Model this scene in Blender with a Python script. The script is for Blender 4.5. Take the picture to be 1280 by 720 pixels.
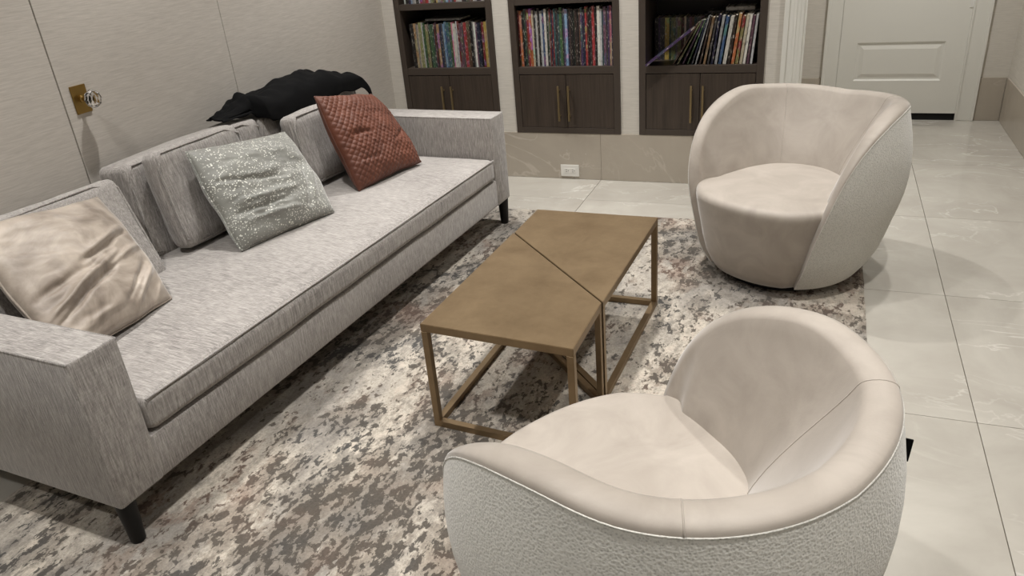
import bpy, bmesh, math, random
from mathutils import Vector, Matrix, noise
random.seed(7)
PI = math.pi
for o in list(bpy.data.objects): bpy.data.objects.remove(o)
SC = bpy.context.scene
COL = SC.collection

# ------------------------------------------------------------------ camera
H = 1.5
right = Vector((0.931, 0.357, -0.079)); down = Vector((0.091, -0.436, -0.896)); fwd = Vector((-0.354, 0.826, -0.438))
fwd.normalize(); right = (right - fwd*right.dot(fwd)).normalized(); down = fwd.cross(right).normalized()
cd = bpy.data.cameras.new('camera'); cam = bpy.data.objects.new('camera', cd); COL.objects.link(cam)
m = Matrix.Identity(4)
for i in range(3):
    m[i][0] = right[i]; m[i][1] = -down[i]; m[i][2] = -fwd[i]
m[2][3] = H
cam.matrix_world = m
cd.sensor_width = 36; cd.lens = 953/1280*36; cd.clip_start = 0.02
SC.camera = cam

# ------------------------------------------------------------------ world, exposure
w = bpy.data.worlds.new('world'); SC.world = w; w.use_nodes = True
w.node_tree.nodes['Background'].inputs[0].default_value = (0.9, 0.95, 1, 1)
w.node_tree.nodes['Background'].inputs[1].default_value = 0.05
SC.view_settings.view_transform = 'Standard'; SC.view_settings.look = 'None'
SC.view_settings.gamma = 1; SC.view_settings.use_curve_mapping = False
SC.view_settings.exposure = 0.36
LAMP_W = 78.0           # each ceiling downlight
LAMP_COL = (1.0, 0.975, 0.94)
CEIL = 2.6

# ------------------------------------------------------------------ node helpers
def srgb(r, g, b):
    f = lambda c: (c/255/12.92) if c/255 <= 0.04045 else ((c/255+0.055)/1.055)**2.4
    return (f(r), f(g), f(b), 1)
class NT:
    def __init__(s, name):
        s.m = bpy.data.materials.new(name); s.m.use_nodes = True
        s.t = s.m.node_tree; s.b = s.t.nodes['Principled BSDF']
    def n(s, kind, **kw):
        nd = s.t.nodes.new('ShaderNode'+kind)
        for k, v in kw.items():
            if k.startswith('i_'):
                key = k[2:]; key = int(key) if key.isdigit() else key.replace('_', ' ')
                if hasattr(v, 'is_linked') or hasattr(v, 'links'): s.t.links.new(v, nd.inputs[key])
                else: nd.inputs[key].default_value = v
            else: setattr(nd, k, v)
        return nd
    def l(s, a, b): s.t.links.new(a, b)
    def set(s, **kw):
        for k, v in kw.items():
            k = k.replace('_', ' ')
            if hasattr(v, 'links'): s.l(v, s.b.inputs[k])
            else: s.b.inputs[k].default_value = v
        return s
    def coord(s, scale=(1, 1, 1), rot=(0, 0, 0), which='Object'):
        c = s.n('TexCoord'); mp = s.n('Mapping')
        mp.inputs['Scale'].default_value = scale; mp.inputs['Rotation'].default_value = rot
        s.l(c.outputs[which], mp.inputs[0]); return mp.outputs[0]
    def noise(s, vec, scale, detail=4, rough=0.5, dist=0.0):
        nd = s.n('TexNoise'); nd.inputs['Scale'].default_value = scale; nd.inputs['Detail'].default_value = detail
        nd.inputs['Roughness'].default_value = rough; nd.inputs['Distortion'].default_value = dist
        s.l(vec, nd.inputs['Vector']); return nd.outputs['Fac']
    def ramp(s, fac, stops, interp='LINEAR'):
        nd = s.n('ValToRGB'); cr = nd.color_ramp; cr.interpolation = interp
        while len(cr.elements) < len(stops): cr.elements.new(0.5)
        for e, (p, c) in zip(cr.elements, stops):
            e.position = p; e.color = c if len(c) == 4 else (*c, 1)
        s.l(fac, nd.inputs[0]); return nd.outputs[0]
    def mix(s, fac, a, b, mode='MIX'):
        nd = s.n('Mix', data_type='RGBA', blend_type=mode)
        for sock, v in ((nd.inputs[0], fac), (nd.inputs[6], a), (nd.inputs[7], b)):
            if hasattr(v, 'links'): s.l(v, sock)
            else: sock.default_value = v
        return nd.outputs[2]
    def math(s, op, a, b=0.0):
        nd = s.n('Math', operation=op)
        for sock, v in ((nd.inputs[0], a), (nd.inputs[1], b)):
            if hasattr(v, 'links'): s.l(v, sock)
            else: sock.default_value = v
        return nd.outputs[0]
    def bump(s, h, strength=0.3, dist=0.01):
        nd = s.n('Bump'); nd.inputs['Strength'].default_value = strength; nd.inputs['Distance'].default_value = dist
        s.l(h, nd.inputs['Height']); s.l(nd.outputs[0], s.b.inputs['Normal'])
def g(v): return (v, v, v, 1)

M = {}
def plain(name, col, rough=0.5, metal=0.0, **kw):
    t = NT(name); t.set(Base_Color=col, Roughness=rough, Metallic=metal, **kw); M[name] = t.m; return t

def mk_materials():
    # woven wallcovering
    for nm, c0, c1 in (('wallcover', srgb(178, 172, 164), srgb(201, 195, 187)), ('wallcover_pale', srgb(196, 191, 182), srgb(214, 209, 200))):
        t = NT(nm); v = t.coord((3, 3, 60)); a = t.noise(v, 4.0, 6, 0.6, 0.6)
        t.set(Base_Color=t.mix(t.ramp(a, [(0.3, g(0)), (0.7, g(1))]), c0, c1), Roughness=0.75)
        v2 = t.coord((6, 6, 90)); t.bump(t.noise(v2, 6, 4), 0.12, 0.003); M[nm] = t.m
    plain('wall_paint', srgb(200, 196, 188), 0.8)
    plain('ceiling_paint', srgb(196, 194, 190), 0.9)
    plain('white_paint', srgb(222, 221, 214), 0.45)
    plain('seam_dark', srgb(70, 62, 52), 0.8)
    plain('gap_shade_black', srgb(12, 12, 12), 0.9)
    # floor / skirting marble
    for nm, c0, c1, vein, ro in (('tile_marble', srgb(168, 163, 154), srgb(190, 186, 177), srgb(220, 217, 210), 0.13),
                             ('skirting_marble', srgb(168, 159, 146), srgb(182, 173, 160), srgb(202, 194, 182), 0.2)):
        t = NT(nm); oi = t.n('ObjectInfo'); c = t.n('TexCoord'); geo = t.n('NewGeometry')
        vm = t.n('VectorMath', operation='MULTIPLY_ADD'); t.l(geo.outputs['Position'], vm.inputs[0]); vm.inputs[1].default_value = (1, 1, 1)
        cx = t.n('CombineXYZ'); r7 = t.math('MULTIPLY', oi.outputs['Random'], 31.0); t.l(r7, cx.inputs[0]); t.l(r7, cx.inputs[2]); t.l(cx.outputs[0], vm.inputs[2])
        v = vm.outputs[0]
        cloud = t.noise(v, 2.2, 6, 0.6, 0.5)
        base = t.mix(t.ramp(cloud, [(0.3, g(0)), (0.7, g(1))]), c0, c1)
        mp = t.n('Mapping'); mp.inputs['Rotation'].default_value = (0.3, 0.2, 0.6); mp.inputs['Scale'].default_value = (1, 2.2, 1.3); t.l(v, mp.inputs[0])
        vn = t.noise(mp.outputs[0], 1.5, 5, 0.55, 1.1)
        line = t.ramp(vn, [(0.488, g(0)), (0.5, g(1)), (0.512, g(0))])
        msk = t.ramp(t.noise(v, 1.3, 2), [(0.44, g(0)), (0.62, g(0.6))])
        fac = t.math('MULTIPLY', line, msk)
        t.set(Base_Color=t.mix(fac, base, vein), Roughness=ro, Specular_IOR_Level=0.5); M[nm] = t.m
    plain('grout', srgb(120, 112, 100), 0.9)
    # wood of the bookcases
    t = NT('dark_wood'); v = t.coord((28, 28, 1.2)); a = t.noise(v, 3.0, 5, 0.6, 0.3)
    t.set(Base_Color=t.mix(t.ramp(a, [(0.25, g(0)), (0.75, g(1))]), srgb(48, 40, 34), srgb(74, 63, 54)), Roughness=0.45); t.bump(a, 0.08, 0.002); M['dark_wood'] = t.m
    plain('wood_frame', srgb(66, 57, 50), 0.45)
    plain('wood_inside', srgb(34, 29, 26), 0.6)
    plain('brass', srgb(150, 132, 98), 0.38, 0.8)
    plain('plate_brass', srgb(158, 130, 76), 0.35, 1.0)
    t = plain('crystal', (1, 1, 1, 1), 0.02); t.set(Transmission_Weight=1.0, IOR=1.5)
    # antique bronze metal
    t = NT('bronze'); v = t.coord((1, 1, 1)); a = t.noise(v, 5, 6, 0.65); b = t.noise(v, 60, 3, 0.6)
    c = t.mix(t.ramp(a, [(0.3, g(0)), (0.7, g(1))]), srgb(126, 106, 80), srgb(150, 129, 100))
    t.set(Base_Color=c, Metallic=0.75, Roughness=t.math('ADD', t.math('MULTIPLY', b, 0.15), 0.36)); M['bronze'] = t.m
    plain('black_leg', srgb(13, 13, 13), 0.5, Specular_IOR_Level=0.3)
    # sofa chenille: streaks along the local X (arms get vertical streaks through the second map)
    def chenille(nm, c0, c1, c2):
        t = NT(nm); a1 = t.noise(t.coord((36, 3.4, 36)), 6.0, 7, 0.7, 0.4); a2 = t.noise(t.coord((36, 36, 3.4)), 6.0, 7, 0.7, 0.4)
        cr = t.noise(t.coord((4.5, 40, 40)), 6.0, 5, 0.6)
        tc = t.n('TexCoord'); sp = t.n('SeparateXYZ'); t.l(tc.outputs['Normal'], sp.inputs[0])
        up = t.ramp(t.math('ABSOLUTE', sp.outputs[2]), [(0.6, g(0)), (0.8, g(1))])
        mx = t.n('Mix', data_type='FLOAT'); t.l(up, mx.inputs[0]); t.l(a2, mx.inputs[2]); t.l(a1, mx.inputs[3]); a = mx.outputs[0]
        a = t.math('ADD', t.math('MULTIPLY', a, 0.82), t.math('MULTIPLY', cr, 0.18))
        col = t.ramp(a, [(0.34, c0), (0.5, c1), (0.66, c2)])
        b = t.noise(t.coord(), 3.0, 3); sheen = t.mix(t.ramp(b, [(0.3, g(0)), (0.7, g(0.3))]), col, c2)
        t.set(Base_Color=sheen, Roughness=0.85, Sheen_Weight=0.35, Sheen_Roughness=0.4)
        t.bump(a, 0.4, 0.004); M[nm] = t.m
    chenille('chenille_upright', srgb(98, 94, 91), srgb(146, 141, 137), srgb(186, 181, 176)); M['chenille_depth'] = M['chenille_upright']
    # velvets
    def velvet(nm, c0, c1, sc=5.0, rough=0.6, sheen=0.6):
        t = NT(nm); v = t.coord(); a = t.noise(v, sc, 6, 0.6, 0.8)
        col = t.mix(t.ramp(a, [(0.32, g(0)), (0.68, g(1))]), c0, c1)
        t.set(Base_Color=col, Roughness=rough, Sheen_Weight=sheen, Sheen_Roughness=0.35)
        t.bump(t.noise(v, 260, 3, 0.6), 0.08, 0.002); M[nm] = t.m; return t
    velvet('chair_velvet', srgb(156, 147, 137), srgb(176, 167, 157), 6.0)
    t = velvet('champagne_velvet', srgb(124, 112, 101), srgb(186, 174, 161), 7.0, 0.5, 0.7)
    # boucle with a scaly relief
    t = NT('boucle'); v = t.coord()
    vo = t.n('TexVoronoi'); vo.inputs['Scale'].default_value = 190; t.l(v, vo.inputs['Vector'])
    nz = t.noise(v, 320, 3, 0.6)
    hgt = t.math('ADD', t.math('MULTIPLY', vo.outputs['Distance'], 0.9), t.math('MULTIPLY', nz, 0.7))
    t.set(Base_Color=t.ramp(hgt, [(0.2, srgb(150, 148, 142)), (0.8, srgb(200, 198, 191))]), Roughness=0.9, Sheen_Weight=0.3); t.bump(hgt, 0.45, 0.003); M['boucle'] = t.m
    # green-grey velvet with pale flecks
    t = NT('fleck_velvet'); v = t.coord(); a = t.noise(v, 5, 5)
    base = t.mix(t.ramp(a, [(0.3, g(0)), (0.7, g(1))]), srgb(108, 108, 102), srgb(138, 138, 131))
    vo = t.n('TexVoronoi'); vo.inputs['Scale'].default_value = 120; vo.inputs['Randomness'].default_value = 1.0
    vd = t.noise(v, 90, 2); 
    t.l(t.mix(0.06, v, t.n('TexNoise').outputs['Color']), vo.inputs['Vector'])
    dots = t.ramp(t.math('ADD', vo.outputs['Distance'], t.math('MULTIPLY', vd, 0.35)), [(0.42, g(1)), (0.50, g(0))])
    dm = t.ramp(t.noise(v, 14, 3), [(0.34, g(0.0)), (0.48, g(1))])
    t.set(Base_Color=t.mix(t.math('MULTIPLY', dots, dm), base, srgb(222, 222, 212)), Roughness=0.55, Sheen_Weight=0.6); M['fleck_velvet'] = t.m
    # rust quilted velvet
    velvet('rust_velvet', srgb(82, 43, 28), srgb(104, 57, 38), 8, 0.6, 0.12)
    velvet('rust_piping', srgb(74, 40, 28), srgb(92, 52, 38), 8, 0.6, 0.3)
    t = plain('black_cloth', srgb(5, 5, 6), 0.9, Specular_IOR_Level=0.15)
    # rug
    t = NT('rug_pile'); v = t.coord((1.0, 0.5, 1), (0, 0, 0.10)); v1 = t.coord(); v3 = t.coord((1.0, 0.6, 1), (0, 0, -0.15))
    big = t.noise(v, 1.6, 3, 0.5, 0.8); mid = t.noise(v, 13.0, 9, 0.70, 0.2); mid2 = t.noise(v3, 44.0, 7, 0.62, 0.3)
    warm = t.noise(v1, 2.6, 4); fine = t.noise(v1, 130, 4, 0.75); cl = t.noise(v, 40, 7, 0.75); soft = t.noise(v, 3.2, 4, 0.6)
    cream = t.mix(t.ramp(soft, [(0.40, g(0)), (0.55, g(1))]), srgb(150, 144, 136), srgb(196, 187, 173))
    base = t.mix(t.ramp(cl, [(0.36, g(0.75)), (0.52, g(0.0))]), cream, srgb(122, 115, 106))
    th = t.math('ADD', mid, t.math('MULTIPLY', big, 0.75))
    half = t.ramp(th, [(0.85, g(0)), (0.92, g(1))])
    c0 = t.mix(t.math('MULTIPLY', half, 0.6), base, t.ramp(warm, [(0.38, srgb(108, 104, 99)), (0.5, srgb(118, 107, 95)), (0.64, srgb(128, 103, 88))]))
    th1 = t.math('ADD', t.math('MULTIPLY', mid2, 0.80), t.math('MULTIPLY', th, 0.42))
    dark = t.ramp(th1, [(0.800, g(0)), (0.822, g(1))])
    dcol = t.ramp(warm, [(0.36, srgb(56, 55, 54)), (0.5, srgb(74, 67, 59)), (0.66, srgb(94, 74, 63))])
    c2 = t.mix(t.math('MULTIPLY', dark, 0.9), c0, dcol)
    c3 = t.mix(0.3, c2, t.ramp(fine, [(0.35, g(0.02)), (0.65, g(0.62))]), 'OVERLAY')
    t.set(Base_Color=c3, Roughness=0.95, Sheen_Weight=0.15); t.bump(t.math('ADD', fine, mid2), 0.4, 0.006); M['rug_pile'] = t.m
    # books: object colour + patches
    t = NT('book_cover'); oi = t.n('ObjectInfo'); c = t.n('TexCoord'); sx = t.n('SeparateXYZ'); t.l(c.outputs['Object'], sx.inputs[0])
    cx = t.n('CombineXYZ'); t.l(t.math('MULTIPLY', sx.outputs[0], 25.0), cx.inputs[0]); t.l(t.math('MULTIPLY', oi.outputs['Random'], 97.0), cx.inputs[1]); t.l(t.math('MULTIPLY', sx.outputs[2], 14.0), cx.inputs[2])
    pn = t.n('TexNoise'); pn.inputs['Scale'].default_value = 1.0; pn.inputs['Detail'].default_value = 2; t.l(cx.outputs[0], pn.inputs['Vector'])
    hs = t.n('HueSaturation'); t.l(oi.outputs['Color'], hs.inputs['Color']); t.l(t.math('ADD', t.math('MULTIPLY', oi.outputs['Random'], 0.5), 0.25), hs.inputs['Hue']); hs.inputs['Value'].default_value = 1.0; hs.inputs['Saturation'].default_value = 0.75
    a = t.mix(t.ramp(pn.outputs['Fac'], [(0.52, g(0)), (0.6, g(1))], 'LINEAR'), oi.outputs['Color'], hs.outputs[0])
    cx2 = t.n('CombineXYZ'); t.l(t.math('MULTIPLY', sx.outputs[0], 160.0), cx2.inputs[0]); t.l(t.math('MULTIPLY', oi.outputs['Random'], 57.0), cx2.inputs[1]); t.l(t.math('MULTIPLY', sx.outputs[2], 55.0), cx2.inputs[2])
    fl = t.n('TexNoise'); fl.inputs['Scale'].default_value = 1.0; fl.inputs['Detail'].default_value = 1; t.l(cx2.outputs[0], fl.inputs['Vector'])
    b = t.mix(t.ramp(fl.outputs['Fac'], [(0.60, g(0)), (0.72, g(0.5))]), a, srgb(205, 198, 186))
    d = t.mix(t.ramp(fl.outputs['Fac'], [(0.28, g(0.6)), (0.42, g(0))]), b, srgb(18, 16, 16))
    t.set(Base_Color=d, Roughness=0.35); M['book_cover'] = t.m
    plain('paper', srgb(196, 188, 172), 0.85)
    plain('outlet_white', srgb(226, 224, 218), 0.4)
    plain('slot_dark', srgb(40, 38, 36), 0.6)
    plain('trim_white', srgb(225, 224, 220), 0.5)
    t = NT('lamp_lens'); t.set(Base_Color=(0, 0, 0, 1), Emission_Color=(*LAMP_COL, 1), Emission_Strength=25.0); M['lamp_lens'] = t.m
mk_materials()

# ------------------------------------------------------------------ mesh helpers
def link(name, me, mat, parent=None, smooth=False):
    o = bpy.data.objects.new(name, me); COL.objects.link(o)
    if mat is not None:
        for mt in (mat if isinstance(mat, (list, tuple)) else [mat]): me.materials.append(M[mt])
    if smooth:
        me.polygons.foreach_set('use_smooth', [True]*len(me.polygons))
    if parent: o.parent = parent
    return o
def pyd(name, vs, fs, mat, parent=None, smooth=False):
    me = bpy.data.meshes.new(name); me.from_pydata([tuple(v) for v in vs], [], fs); me.update()
    bm = bmesh.new(); bm.from_mesh(me); bmesh.ops.recalc_face_normals(bm, faces=bm.faces); bm.to_mesh(me); bm.free()
    return link(name, me, mat, parent, smooth)
def box_into(bm, x0, x1, y0, y1, z0, z1, bevel=0.0, seg=2):
    b = bmesh.new()
    r = bmesh.ops.create_cube(b, size=1.0)
    for v in b.verts:
        v.co = Vector(((x0+x1)/2+v.co.x*(x1-x0), (y0+y1)/2+v.co.y*(y1-y0), (z0+z1)/2+v.co.z*(z1-z0)))
    if bevel > 0: bmesh.ops.bevel(b, geom=b.edges[:], offset=bevel, segments=seg, affect='EDGES', profile=0.5)
    me = bpy.data.meshes.new('t'); b.to_mesh(me); b.free(); bm.from_mesh(me); bpy.data.meshes.remove(me)
def boxes(name, lst, mat, parent=None, bevel=0.0, smooth=False):
    bm = bmesh.new()
    for q in lst: box_into(bm, *q, bevel=bevel)
    me = bpy.data.meshes.new(name); bm.to_mesh(me); bm.free()
    o = link(name, me, mat, parent)
    if smooth: shade_auto(o)
    return o
def shade_auto(o, ang=0.7):
    me = o.data
    me.polygons.foreach_set('use_smooth', [True]*len(me.polygons))
    try: me.set_sharp_from_angle(angle=ang)
    except Exception: pass
def tube(name, path, r, mat, parent=None, closed=False, n=6):
    vs, fs = [], []
    P = [Vector(p) for p in path]; N = len(P); up = Vector((0, 0, 1)); prev = None
    for i, p in enumerate(P):
        a = P[(i-1) % N] if (closed or i > 0) else P[i]; b = P[(i+1) % N] if (closed or i < N-1) else P[i]
        d = (b-a).normalized()
        s = prev if prev is not None else (d.cross(up) if abs(d.z) < 0.95 else d.cross(Vector((1, 0, 0))))
        s = (s - d*s.dot(d)).normalized(); prev = s; t = d.cross(s)
        rr = r[i] if isinstance(r, (list, tuple)) else r
        for k in range(n):
            q = 2*PI*k/n; vs.append(p + (s*math.cos(q)+t*math.sin(q))*rr)
    for i in range(N if closed else N-1):
        j = (i+1) % N
        for k in range(n):
            k2 = (k+1) % n; fs.append((i*n+k, i*n+k2, j*n+k2, j*n+k))
    if not closed:
        fs.append(tuple(range(n))[::-1]); fs.append(tuple((N-1)*n+k for k in range(n)))
    return pyd(name, vs, fs, mat, parent, True)
def lathe(name, prof, mat, parent=None, n=24, smooth=True, loc=(0, 0, 0), axis='z'):
    vs, fs = [], []
    for (r, z) in prof:
        for k in range(n):
            a = 2*PI*k/n
            p = (r*math.cos(a), r*math.sin(a), z)
            if axis == 'x': p = (z, p[0], p[1])
            vs.append((p[0]+loc[0], p[1]+loc[1], p[2]+loc[2]))
    for i in range(len(prof)-1):
        for k in range(n):
            k2 = (k+1) % n; fs.append((i*n+k, i*n+k2, (i+1)*n+k2, (i+1)*n+k))
    fs.append(tuple(range(n))[::-1]); fs.append(tuple((len(prof)-1)*n+k for k in range(n)))
    o = pyd(name, vs, fs, mat, parent, False)
    if smooth: shade_auto(o)
    return o
def rbox_mesh(hx, hy, hz, r, n=14, bulge=(0, 0, 0), wr=0.0, wscale=6.0, seed=0.0):
    """rounded box about the origin with bulging faces and soft wrinkles"""
    bm = bmesh.new(); bmesh.ops.create_cube(bm, size=2.0)
    bmesh.ops.subdivide_edges(bm, edges=bm.edges[:], cuts=n, use_grid_fill=True)
    hh = Vector((hx, hy, hz))
    for v in bm.verts:
        # push samples towards the rims
        c = Vector([math.copysign(1-(1-abs(k))**1.5, k) if abs(k) < 1 else k for k in v.co])
        p = Vector((c.x*hx, c.y*hy, c.z*hz)); q = Vector([max(-h+r, min(h-r, k)) for k, h in zip(p, hh)])
        d = p-q
        p2 = q + (d.normalized()*r if d.length > 1e-9 else d)
        nx, ny, nz = c.x, c.y, c.z
        p2.x += bulge[0]*nx*(1-ny*ny)*(1-nz*nz); p2.y += bulge[1]*ny*(1-nx*nx)*(1-nz*nz); p2.z += bulge[2]*nz*(1-nx*nx)*(1-ny*ny)
        if wr:
            k = noise.fractal(p2*wscale+Vector((seed, seed*2, 0)), 0.9, 2.0, 3)
            p2 += (d.normalized() if d.length > 1e-9 else Vector((0, 0, 1)))*k*wr
        v.co = p2
    me = bpy.data.meshes.new('cushion'); bm.to_mesh(me); bm.free(); return me
def empty(name, loc=(0, 0, 0), rz=0.0):
    o = bpy.data.objects.new(name, None); COL.objects.link(o); o.location = loc; o.rotation_euler = (0, 0, rz); o.empty_display_size = 0.1
    return o
def tag(o, label=None, cat=None, group=None, kind=None):
    if label: o['label'] = label
    if cat: o['category'] = cat
    if group: o['group'] = group
    if kind: o['kind'] = kind
    return o
def struct(o, label=None): 
    o['kind'] = 'structure'
    if label: o['label'] = label
    return o

# ------------------------------------------------------------------ room shell
XL, XR, YB, YF, YN = -2.575, 1.138, 4.358, 5.91, -3.0
fl = struct(boxes('floor', [(XL-0.1, XR+0.1, YN-0.1, YF+0.1, -0.08, -0.006)], 'grout'), 'polished light grey marble tile floor')
xs = [XL] + [0.535+0.872*k for k in range(-3, 1)] + [XR]
ys = [YN] + [2.25+0.8755*k for k in range(-5, 5)] + [YF]
ys = [y for y in ys if YN <= y <= YF]
for i in range(len(xs)-1):
    for j in range(len(ys)-1):
        boxes('floor_tile', [(xs[i]+0.0012, xs[i+1]-0.0012, ys[j]+0.0012, ys[j+1]-0.0012, -0.01, 0.0)], 'tile_marble', fl, bevel=0.0008)
struct(boxes('ceiling', [(XL-0.1, XR+0.1, YN-0.1, YF+0.1, CEIL, CEIL+0.1)], 'ceiling_paint'), 'plain white ceiling')
# left wall with flush upholstered panels
wl = struct(boxes('wall_left', [(XL-0.12, XL-0.018, YN, YF, 0, CEIL)], 'seam_dark'), 'wall of flush woven fabric panels with thin dark joints')
seams = [2.013+0.9195*k for k in range(-5, 2)]
pe = [YN] + [s for s in seams if YN < s < YB] + [YB+0.06]
knob_panel = None
for i in range(len(pe)-1):
    p = boxes('wall_panel', [(XL-0.016, XL, pe[i]+0.0025, pe[i+1]-0.0025, 0.02, CEIL)], 'wallcover', wl, bevel=0.0015)
    if abs(pe[i]-2.013) < 0.01: knob_panel = p
boxes('knob_plate', [(XL, XL+0.006, 2.052, 2.119, 0.960, 1.062)], 'plate_brass', knob_panel, bevel=0.0012)
kz, ky = 1.012, 2.088
lathe('knob_stem', [(0.013, 0.0), (0.013, 0.006), (0.0085, 0.009), (0.0085, 0.026), (0.012, 0.028), (0.012, 0.031)], 'plate_brass', knob_panel, 20, loc=(XL+0.006, ky, kz), axis='x')
kn = lathe('crystal_knob', [(0.012, 0.0), (0.023, 0.006), (0.032, 0.017), (0.034, 0.026), (0.030, 0.037), (0.019, 0.044)], 'crystal', knob_panel, 8, smooth=False, loc=(XL+0.037, ky, kz), axis='x')
kn['label'] = 'faceted clear crystal door knob'
# back wall: piers between the bookcases, header, and the pier that ends at the hall opening
BC = [(-2.486, -1.840), (-1.734, -1.079), (-0.970, -0.295)]
TOP = 2.3
segs = [(XL, BC[0][0]), (BC[0][1], BC[1][0]), (BC[1][1], BC[2][0]), (BC[2][1], -0.116)]
wb = [(a, b, YB, YB+0.36, 0, CEIL) for a, b in segs]
wb += [(a, b, YB, YB+0.36, TOP, CEIL) for a, b in BC] + [(a, b, YB, YB+0.36, 0, 0.285) for a, b in BC]
wb += [(a, b, YB+0.325, YB+0.36, 0.285, TOP) for a, b in BC]
struct(boxes('wall_back', wb, 'wallcover_pale'), 'pale woven wall that holds three built-in bookcases')
struct(boxes('wall_header', [(-0.116, XR, YB, YB+0.2, 2.2, CEIL)], 'wall_paint'))
struct(boxes('wall_hall', [(-0.35, XR+0.1, YF, YF+0.1, 0, CEIL)], 'wallcover_pale'), 'pale woven wall at the end of the hall')
struct(boxes('wall_hall_side', [(-0.35, -0.25, YB+0.36, YF, 0, CEIL)], 'wallcover_pale'))
struct(boxes('wall_right', [(XR, XR+0.1, YN, YF, 0, CEIL)], 'wallcover_pale'))
struct(boxes('wall_rear', [(XL-0.1, XR+0.1, YN-0.1, YN, 0, CEIL)], 'wood_frame'))  # unseen wall added to close the room for bounce light, toned dark to limit it
# skirting, tile by tile
BH = 0.288
def skirting(name, label, pieces):
    e = struct(empty(name), label)
    for q in pieces: boxes('skirting_tile', [q], 'skirting_marble', e, bevel=0.001)
def cuts(a, b, c0, step):
    k = math.ceil((a-c0)/step); out = [a]
    while c0+k*step < b-0.03:
        if c0+k*step > a+0.03: out.append(c0+k*step)
        k += 1
    return out+[b]
c = cuts(XL+0.012, -0.212, -1.205, 0.872); skirting('baseboard_back', 'beige marble skirting below the bookcases', [(c[i]+0.0006, c[i+1]-0.0006, YB-0.008, YB, 0.001, BH) for i in range(len(c)-1)])
c = cuts(YN, YF-0.012, 2.25, 0.8755); skirting('baseboard_right', 'beige marble skirting along the hall', [(XR-0.01, XR, c[i]+0.0006, c[i+1]-0.0006, 0.001, BH) for i in range(len(c)-1)])
skirting('baseboard_hall', 'beige marble skirting beside the white door', [(-0.249, -0.012, YF-0.01, YF, 0.001, BH), (0.976, XR-0.011, YF-0.01, YF, 0.001, BH)])
# casing of the hall opening (white, stepped)
tr = struct(boxes('trim_1', [(-0.212, -0.116, YB-0.022, YB, 0, 2.3)], 'white_paint', bevel=0.003), 'white moulded casing at the hall opening')
for x0, x1, d in ((-0.212, -0.188, 0.028), (-0.166, -0.150, 0.025), (-0.132, -0.116, 0.028)):
    boxes('moulding', [(x0, x1, YB-d, YB-0.02, 0.001, 2.3)], 'white_paint', tr, bevel=0.002)
boxes('jamb', [(-0.117, -0.112, YB-0.02, YB+0.36, 0, 2.3)], 'white_paint', tr)
# door at the end of the hall
tr2 = struct(empty('trim_2', (0, 0, 0)), 'white casing of the hall door')
for x0, x1 in ((-0.010, 0.090), (0.872, 0.974)):
    boxes('casing', [(x0, x1, YF-0.02, YF, 0, 2.06)], 'white_paint', tr2, bevel=0.004)
boxes('casing', [(-0.010, 0.974, YF-0.02, YF, 2.06, 2.16)], 'white_paint', tr2, bevel=0.004)
boxes('moulding', [(0.862, 0.874, YF-0.026, YF-0.012, 0.0, 2.06)], 'white_paint', tr2, bevel=0.002)
boxes('moulding', [(0.955, 0.974, YF-0.027, YF-0.015, 0.0, 2.16)], 'white_paint', tr2, bevel=0.003)
boxes('moulding', [(-0.010, 0.010, YF-0.027, YF-0.015, 0.0, 2.16)], 'white_paint', tr2, bevel=0.003)
def panel_door():
    d = struct(empty('door_1', (0, 0, 0)), 'white panelled door at the end of the hall')
    y = YF-0.012
    boxes('under_door_shade', [(0.09, 0.862, YF-0.004, YF-0.001, 0.0, 0.05)], 'gap_shade_black', d)  # black strip painted in for the shade under the door leaf
    # stiles and rails
    boxes('stile', [(0.092, 0.200, y, YF, 0.048, 2.05)], 'white_paint', d)
    boxes('stile', [(0.740, 0.862, y, YF, 0.048, 2.05)], 'white_paint', d)
    for z0, z1 in ((0.048, 0.270), (0.527, 0.86), (1.30, 1.40), (1.92, 2.05)):
        boxes('rail', [(0.200, 0.740, y, YF, z0, z1)], 'white_paint', d)
    for z0, z1 in ((0.270, 0.527), (0.86, 1.30), (1.40, 1.92)):
        x0, x1 = 0.200, 0.740
        vs, fs = [], []
        rings = [(0, 0), (0.010, 0.007), (0.022, 0.007), (0.046, 0.001)]
        for k, dd in rings:
            vs += [(x0+k, y+dd, z0+k), (x1-k, y+dd, z0+k), (x1-k, y+dd, z1-k), (x0+k, y+dd, z1-k)]
        for i in range(len(rings)-1):
            for q in range(4): fs.append((i*4+q, i*4+(q+1) % 4, (i+1)*4+(q+1) % 4, (i+1)*4+q))
        fs.append(tuple(len(rings)*4-4+q for q in range(4)))
        pyd('raised_panel', vs, fs, 'white_paint', d)
    boxes('hinge', [(0.842, 0.866, y-0.004, y, 0.735, 0.83)], 'trim_white', d, bevel=0.001)
panel_door()

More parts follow.
